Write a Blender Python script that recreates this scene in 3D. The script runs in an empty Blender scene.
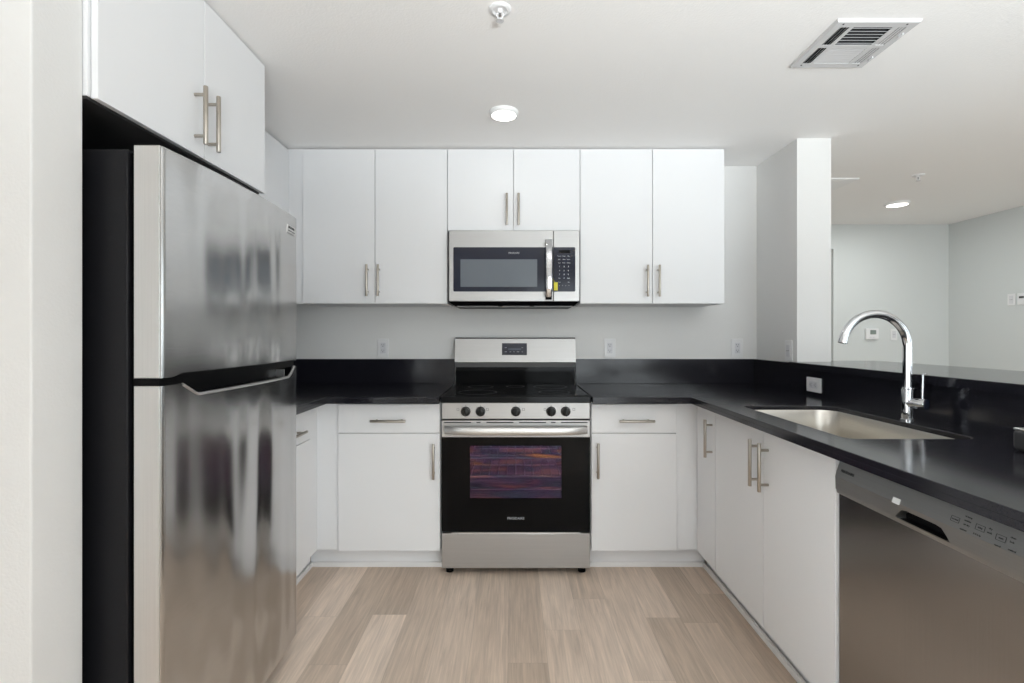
import bpy, bmesh, math, random
from mathutils import Matrix, Vector
PI = math.pi
random.seed(7)
C = bpy.context.scene.collection
S = bpy.context.scene

# ------------------------------------------------------------------ camera
EYE = 1.222                         # eye height, metres
cam_d = bpy.data.cameras.new('camera')
cam = bpy.data.objects.new('camera', cam_d)
C.objects.link(cam)
cam.location = (0, 0, EYE)
cam.rotation_euler = (PI / 2, 0, 0)
cam_d.sensor_width = 36.0
cam_d.lens = 490 / 1024 * 36
cam_d.shift_x = -1 / 1024
cam_d.shift_y = -6.5 / 1024
cam_d.clip_start = 0.02
S.camera = cam

# ------------------------------------------------------------------ light and exposure
S.view_settings.view_transform = 'Standard'
S.view_settings.look = 'None'
S.view_settings.gamma = 1.0
S.view_settings.use_curve_mapping = False
S.view_settings.exposure = 0.15
S.cycles.max_bounces = 12
S.cycles.diffuse_bounces = 8
S.cycles.glossy_bounces = 6
S.cycles.transparent_max_bounces = 8
S.cycles.use_denoising = True
S.cycles.sample_clamp_indirect = 8.0

w = bpy.data.worlds.new('daylight_sky')
S.world = w
w.use_nodes = True
bgn = w.node_tree.nodes['Background']
bgn.inputs[0].default_value = (0.90, 0.94, 1.0, 1)
bgn.inputs[1].default_value = 1.0

CEIL = 2.296
FILL_WIN = (-2.35, -0.45, 0.45, 2.14)        # y0, y1, z0, z1; unseen window added for the left fill
# window openings: rear wall (behind the camera) and the right wall of the living room
REAR_Y, RIGHT_X, FAR_Y = -2.6, 4.235, 4.76
REAR_WIN = (0.2, 3.9, 0.12, 2.16)         # x0, x1, z0, z1
RIGHT_WIN = (-1.9, 1.6, 0.45, 2.14)         # y0, y1, z0, z1


def window_light(name, loc, rot, sx, sy, power, col):
    d = bpy.data.lights.new(name, 'AREA')
    d.shape = 'RECTANGLE'
    d.size, d.size_y = sx, sy
    d.energy = power
    d.color = col
    o = bpy.data.objects.new(name, d)
    C.objects.link(o)
    o.location = loc
    o.rotation_euler = rot
    return o


# daylight outside the rear and right openings; the left one is added fill
window_light('rear_window_daylight', (2.8, REAR_Y - 0.2, 1.15), (PI / 2, 0, 0), 2.2, 2.0, 68, (0.925, 0.96, 1.0))
window_light('rear_window_daylight_low', (0.9, REAR_Y - 0.2, 1.15), (PI / 2, 0, 0), 1.4, 2.0, 26, (0.925, 0.96, 1.0))
# added upward fill that brightens the ceiling, set low outside the rear window
window_light('ceiling_fill', (0.95, REAR_Y - 0.3, 0.22), (math.radians(148), 0, 0), 1.5, 0.4, 235, (0.935, 0.96, 1.0)).data.spread = math.radians(90)
window_light('side_window_daylight', (RIGHT_X + 0.2, -0.15, 1.3), (PI / 2, 0, PI / 2), 3.5, 1.7, 22, (0.90, 0.945, 1.0))
window_light('left_fill_light', (-1.95, -1.4, 1.3), (PI / 2, 0, -PI / 2), 1.8, 1.6, 108, (0.93, 0.96, 1.0))  # added fill for the surfaces that face left, behind an invented window


# ------------------------------------------------------------------ materials
def nt(name):
    m = bpy.data.materials.new(name)
    m.use_nodes = True
    return m, m.node_tree, m.node_tree.nodes, m.node_tree.links, m.node_tree.nodes['Principled BSDF']


def mat(name, col, rough=0.5, metal=0.0, spec=0.5, coat=0.0, bump=None, vary=None, aniso=0.0, emit=None):
    """bump = (scale, strength, distance); vary = (scale, amount) gentle procedural colour mottling"""
    m, t, N, L, p = nt(name)
    p.inputs['Base Color'].default_value = (*col, 1)
    p.inputs['Roughness'].default_value = rough
    p.inputs['Metallic'].default_value = metal
    p.inputs['Specular IOR Level'].default_value = spec
    p.inputs['Coat Weight'].default_value = coat
    p.inputs['Anisotropic'].default_value = aniso
    if emit:
        p.inputs['Emission Color'].default_value = (*emit[0], 1)
        p.inputs['Emission Strength'].default_value = emit[1]
    tc = N.new('ShaderNodeTexCoord')
    n = N.new('ShaderNodeTexNoise')
    n.inputs['Scale'].default_value = (vary or (6, 0))[0]
    n.inputs['Detail'].default_value = 3
    L.new(tc.outputs['Object'], n.inputs['Vector'])
    amt = (vary or (6, 0.02))[1]
    r = N.new('ShaderNodeMapRange')
    r.inputs[3].default_value = 1 - amt
    r.inputs[4].default_value = 1 + amt
    L.new(n.outputs['Fac'], r.inputs[0])
    mx = N.new('ShaderNodeVectorMath')
    mx.operation = 'SCALE'
    mx.inputs[0].default_value = col
    L.new(r.outputs[0], mx.inputs['Scale'])
    L.new(mx.outputs[0], p.inputs['Base Color'])
    if bump:
        b = N.new('ShaderNodeBump')
        b.inputs['Strength'].default_value = bump[1]
        b.inputs['Distance'].default_value = bump[2]
        bn = N.new('ShaderNodeTexNoise')
        bn.inputs['Scale'].default_value = bump[0]
        bn.inputs['Detail'].default_value = 2
        L.new(tc.outputs['Object'], bn.inputs['Vector'])
        L.new(bn.outputs['Fac'], b.inputs['Height'])
        L.new(b.outputs[0], p.inputs['Normal'])
    return m


def steel(name, col, rough, axis, wave=0.0, wave_scale=(1, 1, 1), smudge=0.06, metal=1.0):
    """brushed stainless: fine streaks along one axis, soft dents, smudged roughness"""
    m, t, N, L, p = nt(name)
    p.inputs['Metallic'].default_value = metal
    tc = N.new('ShaderNodeTexCoord')
    mp = N.new('ShaderNodeMapping')
    sc = [260.0, 260.0, 260.0]
    sc[axis] = 3.0
    mp.inputs['Scale'].default_value = sc
    L.new(tc.outputs['Object'], mp.inputs['Vector'])
    n = N.new('ShaderNodeTexNoise')
    n.inputs['Scale'].default_value = 1.0
    n.inputs['Detail'].default_value = 2
    L.new(mp.outputs[0], n.inputs['Vector'])
    r = N.new('ShaderNodeMapRange')
    r.inputs[3].default_value = 0.93
    r.inputs[4].default_value = 1.05
    L.new(n.outputs['Fac'], r.inputs[0])
    mx = N.new('ShaderNodeVectorMath')
    mx.operation = 'SCALE'
    mx.inputs[0].default_value = col
    L.new(r.outputs[0], mx.inputs['Scale'])
    L.new(mx.outputs[0], p.inputs['Base Color'])
    sm = N.new('ShaderNodeTexNoise')
    sm.inputs['Scale'].default_value = 7
    sm.inputs['Detail'].default_value = 4
    L.new(tc.outputs['Object'], sm.inputs['Vector'])
    rr = N.new('ShaderNodeMapRange')
    rr.inputs[3].default_value = rough - smudge
    rr.inputs[4].default_value = rough + smudge
    L.new(sm.outputs['Fac'], rr.inputs[0])
    L.new(rr.outputs[0], p.inputs['Roughness'])
    p.inputs['Anisotropic'].default_value = 0.0
    b = N.new('ShaderNodeBump')
    b.inputs['Strength'].default_value = 0.05
    b.inputs['Distance'].default_value = 0.0006
    L.new(n.outputs['Fac'], b.inputs['Height'])
    if wave:
        mp2 = N.new('ShaderNodeMapping')
        mp2.inputs['Scale'].default_value = wave_scale
        L.new(tc.outputs['Object'], mp2.inputs['Vector'])
        n2 = N.new('ShaderNodeTexNoise')
        n2.inputs['Scale'].default_value = 1.0
        n2.inputs['Detail'].default_value = 1
        L.new(mp2.outputs[0], n2.inputs['Vector'])
        b2 = N.new('ShaderNodeBump')
        b2.inputs['Strength'].default_value = 1.0
        b2.inputs['Distance'].default_value = wave
        L.new(n2.outputs['Fac'], b2.inputs['Height'])
        L.new(b2.outputs[0], b.inputs['Normal'])
    L.new(b.outputs[0], p.inputs['Normal'])
    return m


def floor_material():
    m, t, N, L, p = nt('light_oak_planks')
    PW, PL = 0.1485, 1.22

    def math_(op, a, b=None):
        n = N.new('ShaderNodeMath')
        n.operation = op
        for i, v in enumerate((a, b)):
            if v is None:
                continue
            if isinstance(v, (int, float)):
                n.inputs[i].default_value = v
            else:
                L.new(v, n.inputs[i])
        return n.outputs[0]
    tc = N.new('ShaderNodeTexCoord')
    sp = N.new('ShaderNodeSeparateXYZ')
    L.new(tc.outputs['Object'], sp.inputs[0])
    u = math_('DIVIDE', math_('ADD', sp.outputs[0], 0.316 + 20 * PW), PW)
    iu = math_('ADD', math_('FLOOR', u), 2395.0)      # seed for the mix of plank tones
    fu = math_('FRACT', u)
    wn = N.new('ShaderNodeTexWhiteNoise')
    wn.noise_dimensions = '1D'
    L.new(iu, wn.inputs['W'])
    v = math_('ADD', math_('DIVIDE', sp.outputs[1], PL), math_('MULTIPLY', wn.outputs['Value'], 7.31))
    iv = math_('ADD', math_('FLOOR', v), 5.0)
    fv = math_('FRACT', v)
    cmb = N.new('ShaderNodeCombineXYZ')
    L.new(iu, cmb.inputs[0])
    L.new(iv, cmb.inputs[1])
    wn2 = N.new('ShaderNodeTexWhiteNoise')
    wn2.noise_dimensions = '2D'
    L.new(cmb.outputs[0], wn2.inputs['Vector'])
    # grain
    off = N.new('ShaderNodeVectorMath')
    off.operation = 'MULTIPLY_ADD'
    L.new(wn2.outputs['Color'], off.inputs[0])
    off.inputs[1].default_value = (9, 9, 9)
    L.new(tc.outputs['Object'], off.inputs[2])
    mp = N.new('ShaderNodeMapping')
    mp.inputs['Scale'].default_value = (30, 2.2, 10)
    L.new(off.outputs[0], mp.inputs['Vector'])
    g = N.new('ShaderNodeTexNoise')
    g.inputs['Scale'].default_value = 1.0
    g.inputs['Detail'].default_value = 5
    g.inputs['Roughness'].default_value = 0.62
    g.inputs['Distortion'].default_value = 1.2
    L.new(mp.outputs[0], g.inputs['Vector'])
    mpf = N.new('ShaderNodeMapping')
    mpf.inputs['Scale'].default_value = (170, 6, 10)
    L.new(off.outputs[0], mpf.inputs['Vector'])
    gf = N.new('ShaderNodeTexNoise')
    gf.inputs['Scale'].default_value = 1.0
    gf.inputs['Detail'].default_value = 3
    L.new(mpf.outputs[0], gf.inputs['Vector'])
    cr = N.new('ShaderNodeValToRGB')
    e = cr.color_ramp.elements
    e[0].position, e[0].color = 0.0, (0.505, 0.401, 0.316, 1)
    e[1].position, e[1].color = 1.0, (0.818, 0.675, 0.563, 1)
    for pos, c in ((0.2, (0.570, 0.456, 0.363, 1)), (0.5, (0.667, 0.540, 0.440, 1))):
        k = cr.color_ramp.elements.new(pos)
        k.color = c
    L.new(wn2.outputs['Value'], cr.inputs[0])
    gr = N.new('ShaderNodeMapRange')
    gr.inputs[1].default_value, gr.inputs[2].default_value = 0.3, 0.7
    gr.inputs[3].default_value, gr.inputs[4].default_value = 0.84, 1.12
    L.new(g.outputs['Fac'], gr.inputs[0])
    gr2 = N.new('ShaderNodeMapRange')
    gr2.inputs[1].default_value, gr2.inputs[2].default_value = 0.3, 0.7
    gr2.inputs[3].default_value, gr2.inputs[4].default_value = 0.90, 1.08
    L.new(gf.outputs['Fac'], gr2.inputs[0])
    # joints
    du = math_('MINIMUM', fu, math_('SUBTRACT', 1.0, fu))
    dv = math_('MULTIPLY', math_('MINIMUM', fv, math_('SUBTRACT', 1.0, fv)), PL / PW)
    d = math_('MINIMUM', du, dv)
    j = N.new('ShaderNodeMapRange')
    j.inputs[1].default_value, j.inputs[2].default_value = 0.0, 0.012
    j.inputs[3].default_value, j.inputs[4].default_value = 0.80, 1.0
    L.new(d, j.inputs[0])
    f = math_('MULTIPLY', math_('MULTIPLY', gr.outputs[0], gr2.outputs[0]), j.outputs[0])
    sc = N.new('ShaderNodeVectorMath')
    sc.operation = 'SCALE'
    L.new(cr.outputs[0], sc.inputs[0])
    L.new(f, sc.inputs['Scale'])
    L.new(sc.outputs[0], p.inputs['Base Color'])
    p.inputs['Roughness'].default_value = 0.42
    p.inputs['Specular IOR Level'].default_value = 0.35
    b = N.new('ShaderNodeBump')
    b.inputs['Strength'].default_value = 0.15
    b.inputs['Distance'].default_value = 0.002
    L.new(f, b.inputs['Height'])
    L.new(b.outputs[0], p.inputs['Normal'])
    return m


def oven_glass():
    """coated oven window: dark glass with reflected purple, blue and orange bands painted into its colour"""
    m, t, N, L, p = nt('coated_glass_painted_sheen')
    tc = N.new('ShaderNodeTexCoord')
    mp = N.new('ShaderNodeMapping')
    mp.inputs['Scale'].default_value = (3.2, 1, 46)
    L.new(tc.outputs['Object'], mp.inputs['Vector'])
    n = N.new('ShaderNodeTexNoise')
    n.inputs['Scale'].default_value = 1.0
    n.inputs['Detail'].default_value = 3
    n.inputs['Distortion'].default_value = 0.15
    L.new(mp.outputs[0], n.inputs['Vector'])
    cr = N.new('ShaderNodeValToRGB')
    e = cr.color_ramp.elements
    e[0].position, e[0].color = 0.36, (0.34, 0.13, 0.05, 1)
    e[1].position, e[1].color = 0.66, (0.26, 0.09, 0.09, 1)
    for pos, c in ((0.41, (0.16, 0.045, 0.07, 1)), (0.445, (0.085, 0.026, 0.11, 1)), (0.48, (0.022, 0.018, 0.042, 1)), (0.515, (0.070, 0.085, 0.135, 1)),
                   (0.54, (0.020, 0.032, 0.095, 1)), (0.575, (0.095, 0.035, 0.12, 1)), (0.61, (0.16, 0.08, 0.15, 1))):
        k = cr.color_ramp.elements.new(pos)
        k.color = c
    L.new(n.outputs['Fac'], cr.inputs[0])
    L.new(cr.outputs[0], p.inputs['Base Color'])  # band colours stand in for reflections on the coated pane
    p.inputs['Metallic'].default_value = 0.55
    p.inputs['Roughness'].default_value = 0.28
    p.inputs['Coat Weight'].default_value = 0.15
    p.inputs['Coat Roughness'].default_value = 0.03
    tr = N.new('ShaderNodeBsdfTransparent')
    tr.inputs[0].default_value = (0.92, 0.90, 0.95, 1)
    mx = N.new('ShaderNodeMixShader')
    mx.inputs[0].default_value = 0.50
    L.new(tr.outputs[0], mx.inputs[1])
    L.new(p.outputs[0], mx.inputs[2])
    L.new(mx.outputs[0], N['Material Output'].inputs[0])
    return m


def clear_glass(name):
    m, t, N, L, p = nt(name)
    tr = N.new('ShaderNodeBsdfTransparent')
    tr.inputs[0].default_value = (0.96, 0.98, 0.97, 1)
    gl = N.new('ShaderNodeBsdfGlossy')
    gl.inputs['Roughness'].default_value = 0.02
    fr = N.new('ShaderNodeFresnel')
    fr.inputs[0].default_value = 1.45
    mx = N.new('ShaderNodeMixShader')
    L.new(fr.outputs[0], mx.inputs[0])
    L.new(tr.outputs[0], mx.inputs[1])
    L.new(gl.outputs[0], mx.inputs[2])
    L.new(mx.outputs[0], N['Material Output'].inputs[0])
    return m


def quartz(name, col, rough):
    m, t, N, L, p = nt(name)
    tc = N.new('ShaderNodeTexCoord')
    n = N.new('ShaderNodeTexNoise')
    n.inputs['Scale'].default_value = 420
    n.inputs['Detail'].default_value = 2
    L.new(tc.outputs['Object'], n.inputs['Vector'])
    cr = N.new('ShaderNodeValToRGB')
    e = cr.color_ramp.elements
    e[0].position, e[0].color = 0.40, (*[c * 0.75 for c in col], 1)
    e[1].position, e[1].color = 0.72, (*[c * 1.6 for c in col], 1)
    L.new(n.outputs['Fac'], cr.inputs[0])
    L.new(cr.outputs[0], p.inputs['Base Color'])
    p.inputs['Roughness'].default_value = rough
    p.inputs['Specular IOR Level'].default_value = 0.44
    return m


M = {}
M['wall'] = mat('wall_paint', (0.755, 0.752, 0.745), 0.7, spec=0.25, bump=(170, 0.22, 0.003), vary=(2, 0.008))
M['wall_far'] = mat('wall_paint_with_green_light', (0.64, 0.665, 0.665), 0.7, spec=0.25, bump=(170, 0.22, 0.003), vary=(2, 0.008))  # green cast of light reflected from outdoors mixed into the wall colour
M['ceiling'] = mat('ceiling_paint', (0.88, 0.872, 0.865), 0.8, spec=0.2, bump=(140, 0.3, 0.003), vary=(2, 0.008))
M['trim'] = mat('white_trim_paint', (0.82, 0.82, 0.82), 0.45)
M['cab'] = mat('white_cabinet_laminate', (0.815, 0.822, 0.838), 0.42, spec=0.4, vary=(3, 0.006))
M['cab_in'] = mat('cabinet_carcass_white', (0.80, 0.80, 0.80), 0.5)
M['cab_shade'] = mat('painted_underside_shade', (0.035, 0.033, 0.034), 0.6)  # near-black colour stands in for the shade under the refrigerator cabinet
M['floor'] = floor_material()
M['quartz'] = quartz('charcoal_quartz', (0.0115, 0.0112, 0.0155), 0.15)
M['nickel'] = steel('brushed_nickel', (0.46, 0.42, 0.37), 0.30, 2)
M['steel_v'] = steel('brushed_steel_fridge', (0.55, 0.546, 0.542), 0.20, 1, 0.036, (1.0, 5.5, 0.45), 0.05)
M['steel_edge'] = steel('brushed_steel_door_edge', (0.76, 0.75, 0.74), 0.42, 2)
M['steel_h'] = steel('brushed_steel', (0.62, 0.615, 0.61), 0.30, 0)
M['steel_dw'] = steel('dark_brushed_steel', (0.36, 0.345, 0.33), 0.22, 2)
M['steel_dwp'] = steel('satin_grey_steel', (0.37, 0.37, 0.365), 0.38, 1)
M['steel_sink'] = steel('sink_steel', (0.66, 0.63, 0.58), 0.34, 1)
M['steel_range'] = steel('satin_range_steel', (0.475, 0.47, 0.466), 0.38, 0, metal=0.82)
M['chrome'] = mat('polished_chrome', (0.62, 0.63, 0.65), 0.06, 1.0)
M['fridge_side'] = mat('charcoal_fridge_side', (0.008, 0.008, 0.0100), 0.42, spec=0.25, bump=(300, 0.12, 0.001))
M['black'] = mat('black_plastic', (0.003, 0.003, 0.0035), 0.35, spec=0.10)
M['knob'] = mat('black_knob_plastic', (0.006, 0.006, 0.006), 0.3, spec=0.3)
M['black_gloss'] = mat('black_glass', (0.003, 0.003, 0.0035), 0.06, spec=0.12)
M['cooktop'] = mat('black_ceramic_cooktop', (0.003, 0.003, 0.004), 0.10, spec=0.18)
M['navy_glass'] = mat('blue_black_glass', (0.013, 0.016, 0.032), 0.12, spec=0.3)
M['screen'] = mat('grey_mesh_window', (0.125, 0.145, 0.170), 0.22, vary=(4, 0.08))
M['print'] = mat('pale_print', (0.50, 0.52, 0.56), 0.5)
M['print_dim'] = mat('dim_print', (0.22, 0.24, 0.29), 0.5)
M['dim_readout'] = mat('dim_blue_readout', (0.05, 0.065, 0.10), 0.25)
M['print_dark'] = mat('dark_print', (0.03, 0.03, 0.03), 0.5)
M['plate'] = mat('white_plastic_plate', (0.78, 0.78, 0.79), 0.35)
M['plate_in'] = mat('white_plastic_insert', (0.66, 0.66, 0.69), 0.35)
M['yellow'] = mat('yellow_paper_tag', (0.75, 0.68, 0.06), 0.6)
M['paper'] = mat('white_paper', (0.85, 0.86, 0.86), 0.6)
M['lcd'] = mat('grey_lcd', (0.20, 0.24, 0.22), 0.3)
M['grille'] = mat('grey_grille_metal', (0.20, 0.20, 0.20), 0.45)
M['vent'] = mat('white_register_enamel', (0.60, 0.60, 0.61), 0.4)
M['duct'] = mat('dark_duct', (0.03, 0.03, 0.032), 0.7)
M['lens'] = mat('lit_lens', (0.9, 0.9, 0.88), 0.5, emit=((1.0, 0.97, 0.92), 4.0))
M['oven_in'] = mat('oven_cavity_enamel', (0.03, 0.028, 0.032), 0.4)
M['oven_win'] = oven_glass()
M['rack'] = mat('pale_rack_wire', (0.88, 0.86, 0.83), 0.4)
M['soft_grey'] = mat('dark_grey_plastic', (0.035, 0.034, 0.036), 0.45)
M['glass'] = clear_glass('window_glass')


# ------------------------------------------------------------------ mesh builder
class MB:
    def __init__(self, M_=None):
        self.bm = bmesh.new()
        self.M = M_ or Matrix()
        self.curved = False

    def _add(self, tmp):
        me = bpy.data.meshes.new('tmp')
        tmp.to_mesh(me)
        tmp.free()
        me.transform(self.M)
        self.bm.from_mesh(me)
        bpy.data.meshes.remove(me)

    def box(self, x0, x1, y0, y1, z0, z1, bev=0.0, seg=2):
        t = bmesh.new()
        bmesh.ops.create_cube(t, size=1)
        for v in t.verts:
            v.co = Vector(((x0 + x1) / 2 + v.co.x * (x1 - x0), (y0 + y1) / 2 + v.co.y * (y1 - y0), (z0 + z1) / 2 + v.co.z * (z1 - z0)))
        if bev:
            bmesh.ops.bevel(t, geom=t.edges[:], offset=bev, segments=seg, affect='EDGES', profile=0.5)
        self._add(t)
        return self

    def loft(self, loops, cap=True, closed=False):
        t = bmesh.new()
        R = [[t.verts.new(p) for p in lp] for lp in loops]
        n = len(loops[0])
        for i in range(len(R) - 1 + (1 if closed else 0)):
            a, b = R[i], R[(i + 1) % len(R)]
            for k in range(n):
                try:
                    t.faces.new((a[k], a[(k + 1) % n], b[(k + 1) % n], b[k]))
                except ValueError:
                    pass
        if cap and not closed:
            t.faces.new(R[0])
            t.faces.new(R[-1][::-1])
        bmesh.ops.remove_doubles(t, verts=t.verts[:], dist=1e-6)
        bmesh.ops.dissolve_degenerate(t, dist=1e-6, edges=t.edges[:])
        bmesh.ops.recalc_face_normals(t, faces=t.faces[:])
        self._add(t)
        return self

    def prism(self, poly, a, b, axis='z'):
        def P(p, h):
            return {'z': (p[0], p[1], h), 'y': (p[0], h, p[1]), 'x': (h, p[0], p[1])}[axis]
        return self.loft([[P(p, a) for p in poly], [P(p, b) for p in poly]])

    def cyl(self, p0, p1, r0, r1=None, n=20, cap=True, bev=0.0):
        self.curved = True
        p0, p1 = Vector(p0), Vector(p1)
        r1 = r0 if r1 is None else r1
        d = (p1 - p0)
        ln = d.length
        q = d.to_track_quat('Z', 'Y').to_matrix()
        prof = [(0, r0), (ln, r1)]
        if bev:
            prof = [(0, r0 - bev), (bev * 0.3, r0 - bev * 0.3), (bev, r0), (ln - bev, r1), (ln - bev * 0.3, r1 - bev * 0.3), (ln, r1 - bev)]
        loops = [[p0 + q @ Vector((r * math.cos(2 * PI * k / n), r * math.sin(2 * PI * k / n), h)) for k in range(n)] for h, r in prof]
        return self.loft(loops, cap)

    def lathe(self, c, prof, n=32, axis='z', cap=True):
        """prof: list of (radius, height)"""
        self.curved = True
        def P(r, a, h):
            u, v = r * math.cos(a), r * math.sin(a)
            return {'z': (c[0] + u, c[1] + v, c[2] + h), 'y': (c[0] + u, c[1] + h, c[2] + v), 'x': (c[0] + h, c[1] + u, c[2] + v)}[axis]
        return self.loft([[P(max(r, 1e-5), 2 * PI * k / n, h) for k in range(n)] for r, h in prof], cap)

    def tube(self, pts, r, n=14):
        self.curved = True
        pts = [Vector(p) for p in pts]
        rs = r if isinstance(r, (list, tuple)) else [r] * len(pts)
        loops = []
        up = None
        for i, p in enumerate(pts):
            t = (pts[min(i + 1, len(pts) - 1)] - pts[max(i - 1, 0)]).normalized()
            if up is None:
                up = Vector((0, 0, 1)) if abs(t.z) < 0.9 else Vector((0, 1, 0))
            s = t.cross(up).normalized()
            up = s.cross(t).normalized()
            loops.append([p + (s * math.cos(2 * PI * k / n) + up * math.sin(2 * PI * k / n)) * rs[i] for k in range(n)])
        return self.loft(loops)

    def text(self, body, size, mtx, depth=0.0004, bold=0.0):
        cu = bpy.data.curves.new('lettering', 'FONT')
        cu.body = body
        cu.size = size
        cu.extrude = depth
        cu.offset = bold
        cu.resolution_u = 2
        cu.align_x = 'CENTER'
        cu.align_y = 'CENTER'
        o = bpy.data.objects.new('lettering', cu)
        C.objects.link(o)
        bpy.context.view_layer.update()
        me = bpy.data.meshes.new_from_object(o.evaluated_get(bpy.context.evaluated_depsgraph_get()))
        me.transform(self.M @ mtx)
        self.bm.from_mesh(me)
        bpy.data.meshes.remove(me)
        bpy.data.objects.remove(o)
        bpy.data.curves.remove(cu)
        return self


ORIGIN = {}


def obj(name, mb, material, parent=None, origin=None, sharp=None):
    me = bpy.data.meshes.new(name)
    bm = mb.bm
    org = Vector(ORIGIN[parent.name] if parent is not None else (origin or (0, 0, 0)))
    bmesh.ops.recalc_face_normals(bm, faces=bm.faces[:])
    bmesh.ops.translate(bm, verts=bm.verts[:], vec=-org)
    bm.to_mesh(me)
    bm.free()
    for p in me.polygons:
        p.use_smooth = True
    me.set_sharp_from_angle(angle=math.radians(sharp or (38 if mb.curved else 20)))
    me.materials.append(material)
    o = bpy.data.objects.new(name, me)
    C.objects.link(o)
    if parent is not None:
        o.parent = parent
    else:
        o.location = org
    ORIGIN[o.name] = org
    return o


def thing(name, label, cat, loc=(0, 0, 0), group=None):
    o = bpy.data.objects.new(name, None)
    o.empty_display_size = 0.05
    C.objects.link(o)
    o.location = loc
    ORIGIN[o.name] = Vector(loc)
    return tag(o, label, cat, group)


def tag(o, label, cat, group=None):
    o['label'] = label
    o['category'] = cat
    if group:
        o['group'] = group
    return o


def struct(name, mb, material):
    o = obj(name, mb, material)
    o['kind'] = 'structure'
    return o


def copy_tree(o, parent=None):
    c = o.copy()
    C.objects.link(c)
    c.parent = parent
    ORIGIN[c.name] = ORIGIN.get(o.name, Vector((0, 0, 0)))
    for ch in list(o.children):
        copy_tree(ch, c)
    return c


# frames: local (u, w, v) -> world; u along the run, w = distance out of the face, v = height
def face_back(y):                   # faces the camera: u = X
    return Matrix(((1, 0, 0, 0), (0, -1, 0, y), (0, 0, 1, 0), (0, 0, 0, 1)))


def face_right(x):                  # on the right run, faces -X: u = Y
    return Matrix(((0, -1, 0, x), (1, 0, 0, 0), (0, 0, 1, 0), (0, 0, 0, 1)))


def face_left(x):                   # on the left run, faces +X: u = Y
    return Matrix(((0, 1, 0, x), (1, 0, 0, 0), (0, 0, 1, 0), (0, 0, 0, 1)))


def text_mtx(F, u, v, w, flip=False):
    """place lettering flat on a face: reading direction along +u (or -u when flip)"""
    s = -1 if flip else 1
    return F @ Matrix(((s, 0, 0, u), (0, 0, 1, w), (0, 1, 0, v), (0, 0, 0, 1)))


# ------------------------------------------------------------------ the setting
T = 0.12
struct('floor', MB().box(-1.87, RIGHT_X + T, REAR_Y - T, FAR_Y + T, -0.1, 0), M['floor'])
struct('ceiling', MB().box(-1.87, RIGHT_X + T, REAR_Y - T, FAR_Y + T, CEIL, CEIL + 0.1), M['ceiling'])
struct('wall_back', MB().box(-1.74, 1.74, 3.12, 3.24, 0, CEIL), M['wall'])
struct('wall_left', MB().box(-1.74, -1.62, 1.15, 3.12, 0, CEIL), M['wall'])
y0, y1, z0, z1 = FILL_WIN
mb = MB().box(-1.87, -1.75, REAR_Y, y0, 0, CEIL).box(-1.87, -1.75, y1, 1.15, 0, CEIL)
mb.box(-1.87, -1.75, y0, y1, 0, z0).box(-1.87, -1.75, y0, y1, z1, CEIL)
struct('wall_front_left', mb, M['wall'])
fr = MB()
for a, b in ((y0, y0 + 0.05), (y1 - 0.05, y1), ((y0 + y1) / 2 - 0.03, (y0 + y1) / 2 + 0.03)):
    fr.box(-1.84, -1.78, a, b, z0, z1)
fr.box(-1.84, -1.78, y0, y1, z0, z0 + 0.05).box(-1.84, -1.78, y0, y1, z1 - 0.05, z1)
win = struct('added_window_3', fr, M['trim'])  # unseen window, added to let the left fill light in
obj('pane', MB().box(-1.813, -1.807, y0 + 0.04, y1 - 0.04, z0 + 0.04, z1 - 0.04), M['glass'], win)
struct('wall_stub_left', MB().box(-1.75, -1.009, 1.0265, 1.15, 0, CEIL, 0.004), M['wall'])
struct('wall_pillar', MB().box(1.552, 1.738, 2.677, 3.12, 0, CEIL), M['wall'])
struct('wall_half', MB().box(1.552, 1.738, 0.70, 2.677, 0, 1.043), M['wall'])
struct('wall_light_stop', MB().box(0.55, 0.67, 3.24, FAR_Y, 0, CEIL), M['wall'])  # unseen wall, added to stop light leaking in behind the kitchen
mb = MB()
mb.box(0.55, 2.20, FAR_Y, FAR_Y + T, 0, CEIL)
mb.box(3.112, RIGHT_X + T, FAR_Y, FAR_Y + T, 0, CEIL)
mb.box(2.20, 3.112, FAR_Y, FAR_Y + T, 2.06, CEIL)
struct('wall_far', mb, M['wall_far'])
d1 = struct('door_1', MB().box(2.20, 3.112, FAR_Y + 0.05, FAR_Y + 0.09, 0.008, 2.06), M['trim'])
obj('door_handle', MB().cyl((2.27, FAR_Y + 0.05, 1.0), (2.27, FAR_Y + 0.0, 1.0), 0.011).cyl((2.27, FAR_Y + 0.005, 1.0), (2.38, FAR_Y + 0.005, 1.0), 0.009), M['nickel'], d1)

# rear wall and right wall, each with a window opening
x0, x1, z0, z1 = REAR_WIN
mb = MB()
mb.box(-1.87, x0, REAR_Y - T, REAR_Y, 0, CEIL).box(x1, RIGHT_X + T, REAR_Y - T, REAR_Y, 0, CEIL)
mb.box(x0, x1, REAR_Y - T, REAR_Y, 0, z0).box(x0, x1, REAR_Y - T, REAR_Y, z1, CEIL)
struct('wall_rear', mb, M['wall'])
fr = MB()
for a, b in ((x0, x0 + 0.05), (x1 - 0.05, x1), ((x0 + x1) / 2 - 0.04, (x0 + x1) / 2 + 0.04)):
    fr.box(a, b, REAR_Y - 0.09, REAR_Y - 0.03, z0, z1)
fr.box(x0, x1, REAR_Y - 0.09, REAR_Y - 0.03, z0, z0 + 0.05).box(x0, x1, REAR_Y - 0.09, REAR_Y - 0.03, z1 - 0.05, z1)
win = struct('window_1', fr, M['trim'])
obj('pane', MB().box(x0 + 0.04, x1 - 0.04, REAR_Y - 0.063, REAR_Y - 0.057, z0 + 0.04, z1 - 0.04), M['glass'], win)
y0, y1, z0, z1 = RIGHT_WIN
mb = MB()
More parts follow.
